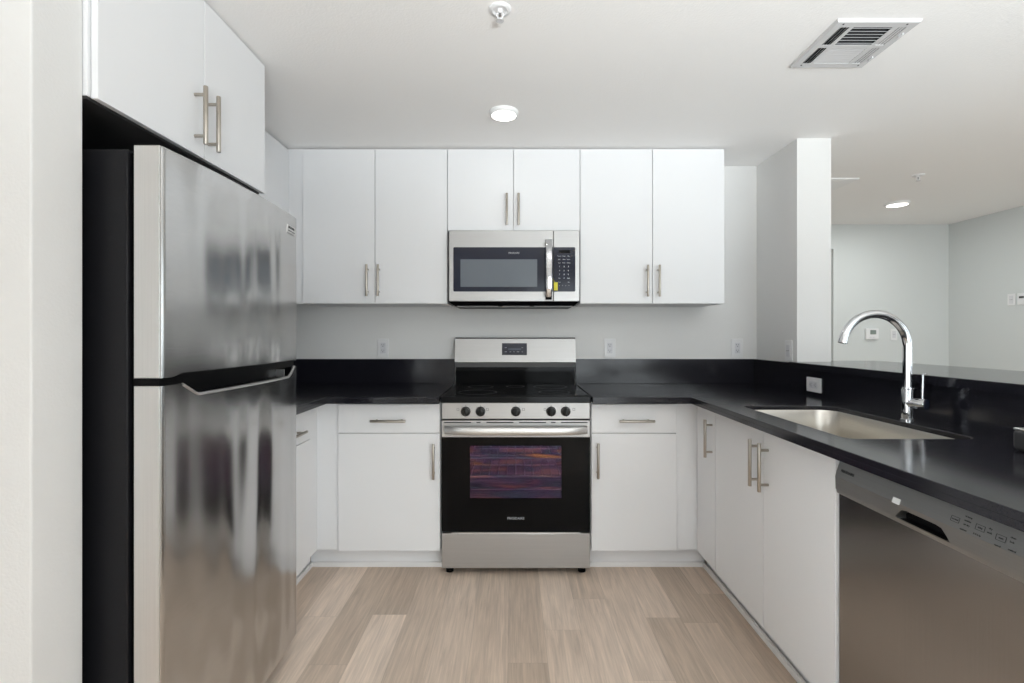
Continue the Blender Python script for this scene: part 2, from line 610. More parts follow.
mb.box(RIGHT_X, RIGHT_X + T, REAR_Y, y0, 0, CEIL).box(RIGHT_X, RIGHT_X + T, y1, FAR_Y, 0, CEIL)
mb.box(RIGHT_X, RIGHT_X + T, y0, y1, 0, z0).box(RIGHT_X, RIGHT_X + T, y0, y1, z1, CEIL)
struct('wall_right', mb, M['wall_far'])
fr = MB()
for a, b in ((y0, y0 + 0.05), (y1 - 0.05, y1), ((y0 + y1) / 2 - 0.04, (y0 + y1) / 2 + 0.04)):
    fr.box(RIGHT_X + 0.03, RIGHT_X + 0.09, a, b, z0, z1)
fr.box(RIGHT_X + 0.03, RIGHT_X + 0.09, y0, y1, z0, z0 + 0.05).box(RIGHT_X + 0.03, RIGHT_X + 0.09, y0, y1, z1 - 0.05, z1)
win = struct('window_2', fr, M['trim'])
obj('pane', MB().box(RIGHT_X + 0.057, RIGHT_X + 0.063, y0 + 0.04, y1 - 0.04, z0 + 0.04, z1 - 0.04), M['glass'], win)

# shoe moulding along the toe kicks
struct('trim_1', MB().box(-1.063, -0.366, 2.578, 2.590, 0, 0.026, 0.003).box(-1.067, -1.055, 1.95, 2.590, 0, 0.026, 0.003), M['trim'])
struct('trim_2', MB().box(0.396, 1.010, 2.578, 2.590, 0, 0.026, 0.003).box(0.998, 1.010, 1.435, 2.590, 0, 0.026, 0.003), M['trim'])


# ------------------------------------------------------------------ cabinets
def bar_pull(F, u, v, vertical=True, out=0.0, parent=None):
    mb = MB(F)
    L_, sp, r, w = 0.180, 0.064, 0.0068, out + 0.034
    if vertical:
        mb.cyl((u, w, v - L_ / 2), (u, w, v + L_ / 2), r, bev=0.0015)
        for s in (-1, 1):
            mb.cyl((u, out - 0.001, v + s * sp), (u, w, v + s * sp), 0.005, n=14)
    else:
        mb.cyl((u - L_ / 2, w, v), (u + L_ / 2, w, v), r, bev=0.0015)
        for s in (-1, 1):
            mb.cyl((u + s * sp, out - 0.001, v), (u + s * sp, w, v), 0.005, n=14)
    return obj('handle', mb, M['nickel'], parent)


DT = 0.019


def front(root, kind, F, u0, u1, v0, v1, pull=None):
    """door or drawer front: back at w=0, face at w=DT; pull = (u, v, vertical)"""
    g = 0.0016
    d = obj(kind, MB(F).box(u0 + g, u1 - g, 0.0025, DT, v0 + g, v1 - g, 0.0012), M['cab'], root)
    if pull:
        bar_pull(F, pull[0], pull[1], pull[2], DT, d)
    return d


WG = 'white wall cabinets'
BG = 'white base cabinets'
# --- wall cabinets over the back counter (door faces at y 2.808)
F = face_back(2.808 + DT)
UZ0, UZ1 = 1.401, 2.288
TOP = 2.294


def carcass(root, F, u0, u1, depth, v0, v1, material='cab', name='body'):
    return obj(name, MB(F).box(u0, u1, -depth, 0, v0, v1, 0.0008), M[material], root)


c1 = thing('wall_cabinet', 'tall white two-door wall cabinet to the left of the microwave', 'cabinet', (-0.79, 2.97, UZ0), WG)
carcass(c1, F, -1.206, -0.376, 0.29, UZ0, TOP)
front(c1, 'door', F, -1.206, -0.791, UZ0, UZ1, (-0.830, 1.533, True))
front(c1, 'door', F, -0.791, -0.376, UZ0, UZ1, (-0.766, 1.533, True))
obj('filler', MB(F).box(-1.3085, -1.2065, -0.018, 0.002, UZ0, TOP, 0.0008), M['cab'], c1)
c2 = thing('wall_cabinet', 'short white two-door wall cabinet directly above the microwave', 'cabinet', (0, 2.97, 1.818), WG)
carcass(c2, F, -0.3755, 0.3835, 0.29, 1.818, TOP)
front(c2, 'door', F, -0.3755, 0.003, 1.818, UZ1, (-0.035, 1.936, True))
front(c2, 'door', F, 0.003, 0.3835, 1.818, UZ1, (0.032, 1.936, True))
c3 = thing('wall_cabinet', 'tall white two-door wall cabinet to the right of the microwave', 'cabinet', (0.8, 2.97, UZ0), WG)
carcass(c3, F, 0.384, 1.212, 0.29, UZ0, TOP)
front(c3, 'door', F, 0.384, 0.799, UZ0, UZ1, (0.765, 1.53, True))
front(c3, 'door', F, 0.799, 1.212, UZ0, UZ1, (0.831, 1.53, True))
# --- wall cabinet on the left wall between refrigerator cabinet and corner
F = face_left(-1.29 - DT)
c4 = thing('wall_cabinet', 'white wall cabinet on the left wall, half hidden behind the refrigerator top', 'cabinet', (-1.45, 2.37, UZ0), WG)
carcass(c4, F, 1.945, 2.84, 0.309, UZ0, TOP)
front(c4, 'door', F, 1.945, 2.826, UZ0, UZ1)
# --- deep cabinet over the refrigerator
F = face_left(-0.982 - DT)
c5 = thing('wall_cabinet', 'deep white two-door cabinet above the steel refrigerator', 'cabinet', (-1.3, 1.55, 1.78), WG)
carcass(c5, F, 1.152, 1.941, 0.618, 1.786, TOP)
obj('underside_shade', MB(F).box(1.154, 1.939, -0.616, -0.004, 1.779, 1.786), M['cab_shade'], c5)  # dark sheet that paints the shade of the gap above the refrigerator
front(c5, 'door', F, 1.158, 1.56, 1.78, UZ1, (1.512, 1.90, True))
front(c5, 'door', F, 1.56, 1.941, 1.78, UZ1, (1.578, 1.90, True))

# --- base cabinets: door faces at y 2.513 / x 0.945 / x -0.993
BZ0, BZ1, SPL = 0.114, 0.868, 0.7185
BOX = 0.876


def base(label, loc, F, u0, u1, depth, toe=None, group=BG):
    r = thing('base_cabinet', label, 'cabinet', loc, group)
    carcass(r, F, u0, u1, depth, BZ0, BOX)
    obj('toe_kick', MB(F).box(*(toe or (u0, u1)), -depth, -0.059, 0.0, BZ0), M['cab'], r)
    return r


F = face_back(2.513 + DT)
b1 = base('white base cabinet with drawer over door, left of the steel range', (-0.65, 2.8, 0), F, -0.8985, -0.371, 0.57, (-1.069, -0.371))
front(b1, 'drawer', F, -0.898, -0.373, SPL, BZ1, (-0.634, 0.785, False))
front(b1, 'door', F, -0.898, -0.373, BZ0, SPL, (-0.404, 0.580, True))
obj('filler', MB(F).box(-1.011, -0.899, -0.018, 0.001, BZ0, BOX, 0.0006), M['cab'], b1)
b2 = base('white base cabinet with drawer over door, right of the steel range', (0.65, 2.8, 0), F, 0.399, 0.8415, 0.57, (0.399, 1.012))
front(b2, 'drawer', F, 0.401, 0.841, SPL, BZ1, (0.629, 0.785, False))
front(b2, 'door', F, 0.401, 0.841, BZ0, SPL, (0.432, 0.583, True))
obj('filler', MB(F).box(0.8422, 0.963, -0.018, 0.001, BZ0, BOX, 0.0006), M['cab'], b2)
F = face_left(-0.993 - DT)
b3 = base('white base cabinet with drawer on the left wall, beside the refrigerator', (-1.3, 2.2, 0), F, 1.935, 2.41, 0.606, (1.935, 2.588))
front(b3, 'drawer', F, 1.937, 2.403, SPL - 0.006, BZ1, (2.19, 0.772, False))
front(b3, 'door', F, 1.937, 2.403, BZ0, SPL - 0.006)
obj('filler', MB(F).box(2.4105, 2.5315, -0.018, 0.001, BZ0, BOX, 0.0006), M['cab'], b3)
F = face_right(0.945 + DT)
b4 = base('narrow white one-door base cabinet in the right corner, left of the sink doors', (1.25, 2.4, 0), F, 2.288, 2.531, 0.57, (2.288, 2.588))
front(b4, 'door', F, 2.291, 2.515, BZ0, BZ1, (2.325, 0.731, True))
b5 = thing('base_cabinet', 'white two-door sink base cabinet between narrow cabinet and dishwasher', 'cabinet', (1.25, 1.86, 0), BG)
mb = MB(F)                                   # open-topped carcass: the basin hangs inside it
mb.box(1.434, 1.452, -0.57, 0, BZ0, BOX).box(2.2695, 2.2875, -0.57, 0, BZ0, BOX)
mb.box(1.452, 2.2695, -0.57, -0.552, BZ0, BOX).box(1.452, 2.2695, -0.552, 0, BZ0, BZ0 + 0.018)
mb.box(1.452, 2.2695, -0.018, 0, 0.80, BOX)
obj('body', mb, M['cab'], b5)
obj('toe_kick', MB(F).box(1.434, 2.2875, -0.57, -0.059, 0, BZ0), M['cab'], b5)
front(b5, 'door', F, 1.852, 2.289, BZ0, BZ1, (1.886, 0.731, True))
front(b5, 'door', F, 1.435, 1.852, BZ0, BZ1, (1.814, 0.731, True))
e = tag(obj('end_panel', MB().box(0.945, 1.54, 0.712, 0.812, 0, BOX, 0.001), M['cab'], origin=(1.25, 0.76, 0)),
        'white cabinet end panel closing the right counter beside the dishwasher', 'panel')


# ------------------------------------------------------------------ worktops
def slab(outer, z0, z1, hole=None, bev=0.0025):
    t = bmesh.new()
    ev = []
    for lp in ([outer] + ([hole] if hole else [])):
        vs = [t.verts.new((x, y, z1)) for x, y in lp]
        for i in range(len(vs)):
            ev.append(t.edges.new((vs[i], vs[(i + 1) % len(vs)])))
    bmesh.ops.triangle_fill(t, edges=ev, use_beauty=True)
    bmesh.ops.dissolve_limit(t, angle_limit=0.01, verts=t.verts[:], edges=t.edges[:])
    g = bmesh.ops.extrude_face_region(t, geom=t.faces[:])
    bmesh.ops.translate(t, verts=[v for v in g['geom'] if isinstance(v, bmesh.types.BMVert)], vec=(0, 0, z0 - z1))
    bmesh.ops.recalc_face_normals(t, faces=t.faces[:])
    if bev:
        ed = [e for e in t.edges if len(e.link_faces) == 2 and e.calc_face_angle(0) > 1.2 and abs(e.verts[0].co.z - z1) < 1e-5 and abs(e.verts[1].co.z - z1) < 1e-5]
        bmesh.ops.bevel(t, geom=ed, offset=bev, segments=2, affect='EDGES', profile=0.5)
    mb = MB()
    mb._add(t)
    return mb


def rrect(x0, x1, y0, y1, r, n=8):
    P = []
    rs = r if isinstance(r, (tuple, list)) else (r, r, r, r)
    for (cx, cy, a), q in zip(((x1, y1, 0), (x0, y1, 90), (x0, y0, 180), (x1, y0, 270)), rs):
        sx = 1 if cx == x1 else -1
        sy = 1 if cy == y1 else -1
        for k in range(n + 1):
            th = math.radians(a + 90 * k / n)
            P.append((cx - sx * q + q * math.cos(th), cy - sy * q + q * math.sin(th)))
    return P


CZ0, CS, CZ1 = 0.880, 0.897, 0.914
SINK = rrect(0.995, 1.382, 1.453, 2.128, (0.065, 0.025, 0.03, 0.03))
wl = tag(obj('worktop', slab([(-1.618, 3.118), (-0.369, 3.118), (-0.369, 2.434), (-0.926, 2.434), (-0.926, 1.93), (-1.618, 1.93)], CS, CZ1).box(-0.926, -0.369, 2.434, 2.474, CZ0, CS, 0.001).box(-0.966, -0.926, 1.93, 2.474, CZ0, CS, 0.001), M['quartz'], origin=(-1.2, 2.8, CZ0)),
         'dark grey stone worktop in the left corner, from refrigerator to range', 'worktop', 'dark stone worktops')
BS = 'dark stone backsplash strips'
bl = tag(obj('backsplash', MB().box(-1.618, -0.369, 3.098, 3.118, CZ1, 1.070, 0.0015), M['quartz'], origin=(-1.0, 3.11, CZ1)),
         'dark stone backsplash strip on the back wall, left of the range', 'backsplash', BS)
obj('side_strip', MB().box(-1.618, -1.598, 1.93, 3.097, CZ1, 1.070, 0.0015), M['quartz'], bl)
wr = tag(obj('worktop', slab([(0.397, 3.118), (1.546, 3.118), (1.546, 0.70), (0.885, 0.70), (0.885, 2.434), (0.397, 2.434)], CS, CZ1, SINK).box(0.397, 0.885, 2.434, 2.474, CZ0, CS, 0.001).box(0.885, 0.925, 0.70, 2.474, CZ0, CS, 0.001), M['quartz'], origin=(1.2, 2.0, CZ0)),
         'dark grey stone worktop running right of the range and around the sink', 'worktop', 'dark stone worktops')
tag(obj('backsplash', MB().box(0.397, 1.5245, 3.098, 3.118, CZ1, 1.070, 0.0015), M['quartz'], origin=(1.0, 3.11, CZ1)),
    'dark stone backsplash strip on the back wall, right of the range', 'backsplash', BS)
tag(obj('backsplash', MB().box(1.525, 1.550, 2.678, 3.118, CZ1, 1.070, 0.0015).box(1.525, 1.550, 0.70, 2.678, CZ1, 1.0425), M['quartz'], origin=(1.54, 1.9, CZ1)),
    'dark stone backsplash running behind the sink and faucet, under the bar top', 'backsplash', BS)
bt = tag(obj('bar_top', slab([(1.505, 0.70), (2.065, 0.70), (2.065, 2.78), (1.7395, 2.78), (1.7395, 2.6755), (1.505, 2.6755)], 1.0435, 1.076), M['quartz'], origin=(1.8, 1.7, 1.0435)),
         'raised dark stone bar top behind the sink, above the half wall', 'bar top')

# ------------------------------------------------------------------ refrigerator
fx = lambda y: -0.846 + 0.019 * (1 - (2 * (y - 1.182) / 0.736 - 1) ** 2)
FY0, FY1, FB = 1.182, 1.918, -0.914
fr_ = thing('refrigerator', 'stainless steel top-freezer refrigerator with charcoal sides at the left', 'refrigerator', (-1.25, 1.55, 0))
obj('body', MB().box(-1.60, -0.928, FY0, FY1, 0.03, 1.672, 0.006), M['fridge_side'], fr_)
obj('gasket', MB().box(-0.930, FB + 0.001, FY0 + 0.012, FY1 - 0.012, 0.06, 1.665), M['black'], fr_)
ys = [FY0 + 0.004 * k for k in range(4)] + [FY0 + 0.016 + (0.736 - 0.032) * k / 60 for k in range(61)] + [FY1 - 0.004 * k for k in (3, 2, 1, 0)]


def edge_round(y):
    d = min(y - FY0, FY1 - y)
    return 0.003 * (1 - min(1, d / 0.008)) ** 2


def lerp(y, pts):
    for (a, va), (b, vb) in zip(pts, pts[1:]):
        if y <= b:
            return va + (vb - va) * (y - a) / (b - a)
    return pts[-1][1]


# freezer door with a shallow chamfered lower edge above the grip
zb = lambda y: lerp(y, [(1.0, 1.1175), (1.215, 1.1175), (1.245, 1.1265), (1.895, 1.1265), (1.9185, 1.1215)])
loops = []
for y in ys:
    x = fx(y) - edge_round(y)
    loops.append([(x, y, zb(y)), (x, y, 1.675), (x - 0.005, y, 1.680), (FB, y, 1.680), (FB, y, 1.1175), (x - 0.02, y, 1.1175)])
fd = obj('freezer_door', MB().loft(loops), M['steel_v'], fr_, sharp=25)
# refrigerator door with the scooped pocket grip along its top edge
zt = lambda y: lerp(y, [(1.0, 1.0985), (1.245, 1.0985), (1.300, 1.066), (1.835, 1.066), (1.862, 1.078), (1.895, 1.104), (1.9185, 1.104)])
loops = []
for y in ys:
    x = fx(y) - edge_round(y)
    t_ = min(zt(y), 1.0985)
    loops.append([(x, y, 0.060), (x, y, t_), (x - 0.038, y, t_), (x - 0.038, y, 1.0985), (FB, y, 1.0985), (FB, y, 0.060), (x - 0.01, y, 0.045)])
rd = obj('refrigerator_door', MB().loft(loops), M['steel_v'], fr_, sharp=25)
# bright flat steel skins on the near door edges
obj('edge_trim', MB().box(FB + 0.001, fx(FY0) - 0.007, FY0 - 0.0015, FY0, 1.120, 1.678), M['steel_edge'], fd)
obj('edge_trim', MB().box(FB + 0.001, fx(FY0) - 0.007, FY0 - 0.0015, FY0, 0.050, 1.097), M['steel_edge'], rd)
loops = []
for y in [1.25 + 0.64 * k / 40 for k in range(41)]:
    x = fx(y)
    t_ = min(zt(y), 1.0975) - 0.0005
    loops.append([(x - 0.004, y, t_ + 0.001), (x - 0.004, y, t_ + 0.003), (x - 0.034, y, t_ + 0.004), (x - 0.034, y, 1.112), (x - 0.0375, y, 1.112), (x - 0.0375, y, t_)])
rec = obj('handle_recess', MB().loft(loops), M['black'], rd)
obj('handle_lip', MB().tube([(fx(y) - 0.003, y, zt(y) - 0.001) for y in [1.248, 1.26, 1.275, 1.292, 1.303] + [1.31 + 0.52 * k / 20 for k in range(21)] + [1.84, 1.852, 1.864, 1.88, 1.892]], 0.005, 8), M['steel_h'], rd)
obj('grip_end', MB().box(fx(1.80) - 0.034, fx(1.80) - 0.006, 1.800, 1.806, 1.068, 1.095), M['steel_h'], rd)
obj('gap_strip', MB().loft([[(fx(y) - 0.010, y, 1.085), (fx(y) - 0.010, y, 1.130), (FB - 0.001, y, 1.130), (FB - 0.001, y, 1.085)] for y in (1.184, 1.24)]).loft(
    [[(fx(y) - 0.012, y, 1.1), (fx(y) - 0.012, y, 1.130), (FB - 0.001, y, 1.130), (FB - 0.001, y, 1.1)] for y in (1.24, 1.4, 1.55, 1.7, 1.85, 1.916)]), M['black'], fr_)
obj('kick_grille', MB().box(-0.96, -0.935, FY0 + 0.02, FY1 - 0.02, 0.008, 0.058, 0.003), M['black'], fr_)
for y in (FY0 + 0.06, FY1 - 0.06):
    obj('foot', MB().cyl((-0.98, y, 0), (-0.98, y, 0.035), 0.018), M['black'], fr_)
for y in (FY0 + 0.06, FY1 - 0.06):
    obj('rear_foot', MB().cyl((-1.52, y, 0), (-1.52, y, 0.035), 0.018), M['black'], fr_)
# badge near the top far corner
F = face_left(0)
bx = fx(1.850)
bdg = obj('badge', MB().loft([[(fx(y) + 0.0002, y, 1.603), (fx(y) + 0.0002, y, 1.634), (fx(y) + 0.003, y, 1.633), (fx(y) + 0.003, y, 1.604)] for y in (1.812, 1.85, 1.886)]), M['steel_edge'], fd)
mb = MB()
rot = Matrix.Translation((bx + 0.0008, 1.850, 1.624)) @ Matrix.Rotation(math.atan2(fx(1.885) - fx(1.815), 0.07) * -1, 4, 'Z') @ Matrix(((0, 0, 1, 0), (1, 0, 0, 0), (0, 1, 0, 0), (0, 0, 0, 1)))
mb.text('FRIGIDAIRE', 0.0125, rot, 0.003)
mb.M = rot
mb.box(-0.032, 0.032, -0.014, -0.011, 0, 0.003)
obj('lettering', mb, M['print_dark'], bdg)

# ------------------------------------------------------------------ range
RX0, RX1, RC = -0.3625, 0.3910, 0.0142
F = face_back(2.490)
rg = thing('range', 'freestanding stainless steel electric range with black glass oven door', 'range', (RC, 2.8, 0))
mb = MB()
mb.box(RX0 + 0.002, RX0 + 0.02, 2.515, 3.06, 0.03, 0.88).box(RX1 - 0.02, RX1 - 0.002, 2.515, 3.06, 0.03, 0.88)
mb.box(RX0 + 0.02, RX1 - 0.02, 3.02, 3.06, 0.03, 0.88).box(RX0 + 0.02, RX1 - 0.02, 2.53, 3.02, 0.03, 0.22).box(RX0 + 0.02, RX1 - 0.02, 2.53, 3.02, 0.715, 0.88)
obj('body', mb, M['black'], rg)
ct = obj('cooktop', MB().box(RX0 - 0.001, RX1 + 0.001, 2.466, 3.045, 0.879, 0.913, 0.004).box(RX0 + 0.012, RX1 - 0.012, 2.485, 3.04, 0.910, 0.9165, 0.002), M['cooktop'], rg)
mb = MB()
for cx, cy, r in ((-0.19, 2.62, 0.105), (0.22, 2.62, 0.085), (-0.19, 2.89, 0.075), (0.22, 2.89, 0.1), (RC, 2.92, 0.055)):
    for rr in (r, r * 0.93):
        mb.lathe((cx, cy, 0.9166), [(rr, 0), (rr, 0.0003), (rr - 0.0012, 0.0003), (rr - 0.0012, 0), (rr, 0)], 48, cap=False)
obj('burner_rings', mb, M['soft_grey'], ct)
# backguard
bgd = obj('backguard', MB().prism([(3.040, 1.054), (3.066, 1.198), (3.09, 1.200), (3.09, 1.02), (3.052, 1.022)], RX0 + 0.001, RX1 - 0.001, 'x'), M['steel_range'], rg)
obj('top_cap', MB().box(RX0 + 0.001, RX1 - 0.001, 3.064, 3.09, 1.1985, 1.206, 0.002), M['soft_grey'], bgd)
obj('vent_panel', MB().box(RX0 + 0.006, RX1 - 0.006, 3.062, 3.10, 0.912, 1.022).prism([(3.055, 0.916), (3.052, 1.000), (3.064, 1.000), (3.064, 0.916)], RX0 + 0.006, RX1 - 0.006, 'x'), M['black_gloss'], rg)
TL = math.atan2(0.026, 0.144)
FBk = Matrix.Translation((0, 3.0548, 1.1335)) @ Matrix.Rotation(-TL, 4, 'X') @ Matrix.Translation((0, 0, -1.1335)) @ face_back(0)
dp = obj('display', MB(FBk).box(-0.069, 0.087, -0.01, 0.002, 1.096, 1.171, 0.001), M['navy_glass'], bgd)
for u, ww, v in ((-0.045, 0.013, 1.1428), (0.058, 0.010, 1.1428), (-0.045, 0.014, 1.1168), (-0.016, 0.010, 1.1168), (0.006, 0.007, 1.1168), (0.031, 0.014, 1.1168), (0.058, 0.007, 1.1168)):
    obj('touch_key', MB(FBk).box(u - ww / 2, u + ww / 2, 0.001, 0.0026, v - 0.0018, v + 0.0018), M['print_dim'], dp)
obj('readout', MB(FBk).box(-0.03, 0.05, 0.001, 0.0024, 1.128, 1.139), M['dim_readout'], dp)
# control panel and knobs
cp = obj('control_panel', MB(F).box(RX0 + 0.001, RX1 - 0.001, -0.03, 0.002, 0.796, 0.8785, 0.0015), M['steel_range'], rg)
for px in (465.3, 480.2, 515.9, 551.4, 566.0):
    u = (px - 513) * 2.47 / 490
    v = 0.834
    kb = obj('knob', MB(F).lathe((u, 0.001, v), [(0.025, 0), (0.025, 0.004), (0.0225, 0.008), (0.021, 0.024), (0.018, 0.026), (0.0, 0.0265)], 28, 'y'), M['knob'], cp)
    obj('grip', MB(F).box(u - 0.0045, u + 0.0045, 0.024, 0.034, v - 0.021, v + 0.021, 0.002).box(u - 0.001, u + 0.001, 0.034, 0.0345, v + 0.006, v + 0.019), M['knob'], kb)
    mk = MB(F)
    mk.box(u - 0.001, u + 0.001, 0.0015, 0.0026, v + 0.027, v + 0.032)
    mk.box(u - 0.02, u - 0.018, 0.0015, 0.0026, v + 0.02, v + 0.024).box(u + 0.018, u + 0.02, 0.0015, 0.0026, v + 0.02, v + 0.024)
    obj('dial_marks', mk, M['print_dark'], cp)
for px in (458.0, 487.5, 523.5, 545.0, 573.8):
    u = (px - 513) * 2.49 / 490
    mk = MB(F)
    mk.box(u - 0.006, u + 0.006, 0.0015, 0.0026, 0.849, 0.8505).box(u - 0.006, u + 0.006, 0.0015, 0.0026, 0.838, 0.8395)
    mk.box(u - 0.006, u - 0.0045, 0.0015, 0.0026, 0.838, 0.8505).box(u + 0.0045, u + 0.006, 0.0015, 0.0026, 0.838, 0.8505)
    obj('burner_symbol', mk, M['print_dark'], cp)
# oven door: glass frame with a real window opening, rail on top
WX0, WX1, WZ0, WZ1 = -0.2185, 0.2465, 0.392, 0.659
od = obj('oven_door', MB(F).box(RX0, WX0, -0.03, 0, 0.2215, 0.703).box(WX1, RX1, -0.03, 0, 0.2215, 0.703).box(WX0, WX1, -0.03, 0, 0.2215, WZ0).box(WX0, WX1, -0.03, 0, WZ1, 0.703), M['black_gloss'], rg)
rail = obj('top_rail', MB(F).box(RX0, RX1, -0.03, 0.004, 0.703, 0.7885, 0.002), M['steel_range'], od)
mb = MB(F)
for a, b in ((444.0, 471.0), (476.5, 480.5), (486.5, 513.5), (519.0, 546.0), (551.0, 555.5), (561.0, 587.5)):
    mb.box((a - 513) * 2.486 / 490, (b - 513) * 2.486 / 490, 0.0035, 0.0048, 0.7755, 0.7805)
obj('vent_slot', mb, M['black'], rail)
pts = []
hz = 0.7425
n = 26
for k in range(n + 1):
    s = -1 + 2 * k / n
    pts.append((RC + s * 0.362, 0.006 + 0.048 * (1 - abs(s) ** 6), hz))
prof = []
for (u, ww, v) in pts:
    prof.append([(u, ww + 0.011 * math.cos(a), v + 0.0205 * math.sin(a) * (1 - 0.0 * abs(u))) for a in [2 * PI * j / 16 for j in range(16)]])
obj('handle', MB(F).loft(prof), M['steel_edge'], od, sharp=40)
obj('pane', MB(F).box(WX0, WX1, -0.012, -0.004, WZ0, WZ1), M['oven_win'], od)
obj('window_border', MB(F).box(WX0, WX1, -0.0145, -0.0125, WZ0, WZ0 + 0.028), M['soft_grey'], od)
obj('lettering', MB(F).text('FRIGIDAIRE', 0.0172, Matrix(((1, 0, 0, RC), (0, 0, 1, 0.0005), (0, 1, 0, 0.290), (0, 0, 0, 1))), 0.0004), M['print'], od)
# oven cavity with racks seen through the pane
mb = MB()
mb.box(-0.28, 0.31, 2.99, 3.0, 0.25, 0.69).box(-0.29, -0.28, 2.535, 3.0, 0.25, 0.69).box(0.31, 0.32, 2.535, 3.0, 0.25, 0.69)
mb.box(-0.29, 0.32, 2.535, 3.0, 0.24, 0.25).box(-0.29, 0.32, 2.535, 3.0, 0.69, 0.70)
obj('cavity', mb, M['oven_in'], rg)
for z in (0.585, 0.489):
    mb = MB()
    for y in (2.542, 2.99):
        mb.cyl((-0.275, y, z), (0.305, y, z), 0.0058, n=8)
    for k in range(13):
        x = -0.265 + 0.56 * k / 12
        mb.cyl((x, 2.542, z), (x, 2.99, z), 0.002, n=6)
    for x in (-0.275, 0.305):
        mb.cyl((x, 2.542, z), (x, 2.99, z), 0.0038, n=8)
    obj('rack', mb, M['rack'], rg)
mb = MB()
mb.cyl((-0.2, 2.542, 0.632), (0.22, 2.542, 0.632), 0.0022, n=6).cyl((-0.2, 2.542, 0.548), (0.215, 2.542, 0.548), 0.0022, n=6)
mb.cyl((-0.217, 2.542, 0.4225), (0.245, 2.542, 0.4225), 0.003, n=6)
obj('heating_element', mb, M['rack'], rg)
dr = obj('drawer', MB(F).box(RX0, RX1, -0.03, 0, 0.036, 0.2135, 0.003), M['steel_range'], rg)
obj('drawer_lip', MB(F).box(RX0 + 0.05, RX1 - 0.05, -0.02, 0.002, 0.2135, 0.2185, 0.001), M['steel_edge'], dr)
for x in (RX0 + 0.035, RX1 - 0.035):
    obj('foot', MB().cyl((x, 2.54, 0), (x, 2.54, 0.012), 0.020).cyl((x, 2.54, 0.01), (x, 2.54, 0.04), 0.01), M['black'], rg)
for x in (RX0 + 0.035, RX1 - 0.035):
    obj('rear_foot', MB().cyl((x, 3.0, 0), (x, 3.0, 0.04), 0.018), M['black'], rg)

# ------------------------------------------------------------------ microwave
MX0, MX1, MZ0, MZ1 = -0.3625, 0.3765, 1.4125, 1.8135
F = face_back(2.772)
mw = thing('microwave', 'stainless steel over-the-range microwave with dark window and keypad', 'microwave', (0.007, 2.95, 1.385))
obj('body', MB().box(MX0 - 0.008, MX1 + 0.002, 2.795, 3.115, MZ0 - 0.002, MZ1, 0.002), M['soft_grey'], mw)
ub = obj('underside', MB().loft([[(MX0 - 0.006, 2.79, MZ0), (MX1, 2.79, MZ0), (MX1, 3.11, MZ0), (MX0 - 0.006, 3.11, MZ0)],
                                 [(MX0 + 0.03, 2.81, 1.386), (MX1 - 0.03, 2.81, 1.386), (MX1 - 0.03, 3.10, 1.386), (MX0 + 0.03, 3.10, 1.386)]]), M['black'], mw)
mb = MB()
for a, b in ((MX0 + 0.04, -0.085), (-0.06, 0.095), (0.12, MX1 - 0.04)):
    mb.box(a, b, 2.806, 2.82, 1.3835, 1.3885, 0.001)
obj('grille', mb, M['grille'], ub)
SPX = 0.2285
GX0, GX1, GZ0, GZ1 = -0.3375, 0.3525, 1.4675, 1.7185
md = obj('door', MB(F).box(MX0, SPX - 0.001, -0.024, 0, MZ0, MZ1, 0.0025), M['steel_range'], mw)
mp_ = obj('control_panel', MB(F).box(SPX + 0.001, MX1, -0.024, 0, MZ0, MZ1, 0.0025), M['steel_range'], mw)


def rr_plate(F, u0, u1, v0, v1, w0, w1, r):
    return MB(F).prism(rrect(u0, u1, v0, v1, r, 5), w0, w1, 'y')


gl = obj('glass', rr_plate(F, GX0, SPX - 0.002, GZ0, GZ1, -0.001, 0.0015, (0.001, 0.007, 0.007, 0.001)), M['navy_glass'], md)
kp = obj('keypad', rr_plate(F, SPX + 0.002, GX1, GZ0, GZ1, -0.001, 0.0015, (0.007, 0.001, 0.001, 0.007)), M['navy_glass'], mp_)
obj('window', MB(F).box(-0.297, 0.137, 0.001, 0.0022, 1.494, 1.650, 0.0004), M['screen'], gl)
LT = lambda u, v, ww: Matrix(((1, 0, 0, u), (0, 0, 1, ww), (0, 1, 0, v), (0, 0, 0, 1)))
mb = MB(F)
mb.text('FRIGIDAIRE', 0.0123, LT(0.005, 1.6855, 0.0018), 0.0003)
obj('lettering', mb, M['print'], gl)
mb = MB(F)
for v, row in ((1.668, ('Popcorn', 'Potato', 'Pizza')), (1.6495, ('Melt', 'Soften', 'Reheat')), (1.6295, ('Cook', 'Power', 'Defrost'))):
    for u, tx in zip((0.263, 0.289, 0.315), row):
        mb.text(tx, 0.0062, LT(u - 0.0008, v, 0.0018), 0.0003, 0.0002)
for v, row in ((1.6090, '123'), (1.5860, '456'), (1.5640, '789')):
    for u, tx in zip((0.263, 0.289, 0.313), row):
        mb.text(tx, 0.011, LT(u, v, 0.0018), 0.0003, 0.0003)
mb.text('Stop', 0.0062, LT(0.263, 1.543, 0.0018), 0.0003, 0.0002).text('0', 0.011, LT(0.289, 1.543, 0.0018), 0.0003, 0.0003).text('Start', 0.0075, LT(0.314, 1.543, 0.0018), 0.0003, 0.0003)
mb.text('Vent', 0.0062, LT(0.263, 1.521, 0.0018), 0.0003, 0.0001).text('Light', 0.0062, LT(0.315, 1.521, 0.0018), 0.0003, 0.0001)
for u in (0.262, 0.28, 0.298, 0.316):
    mb.box(u - 0.0015, u + 0.0015, 0.001, 0.002, 1.5005, 1.5025)
obj('lettering', mb, M['print'], kp)
obj('readout', MB(F).box(0.258, 0.324, 0.001, 0.002, 1.685, 1.702), M['black'], kp)
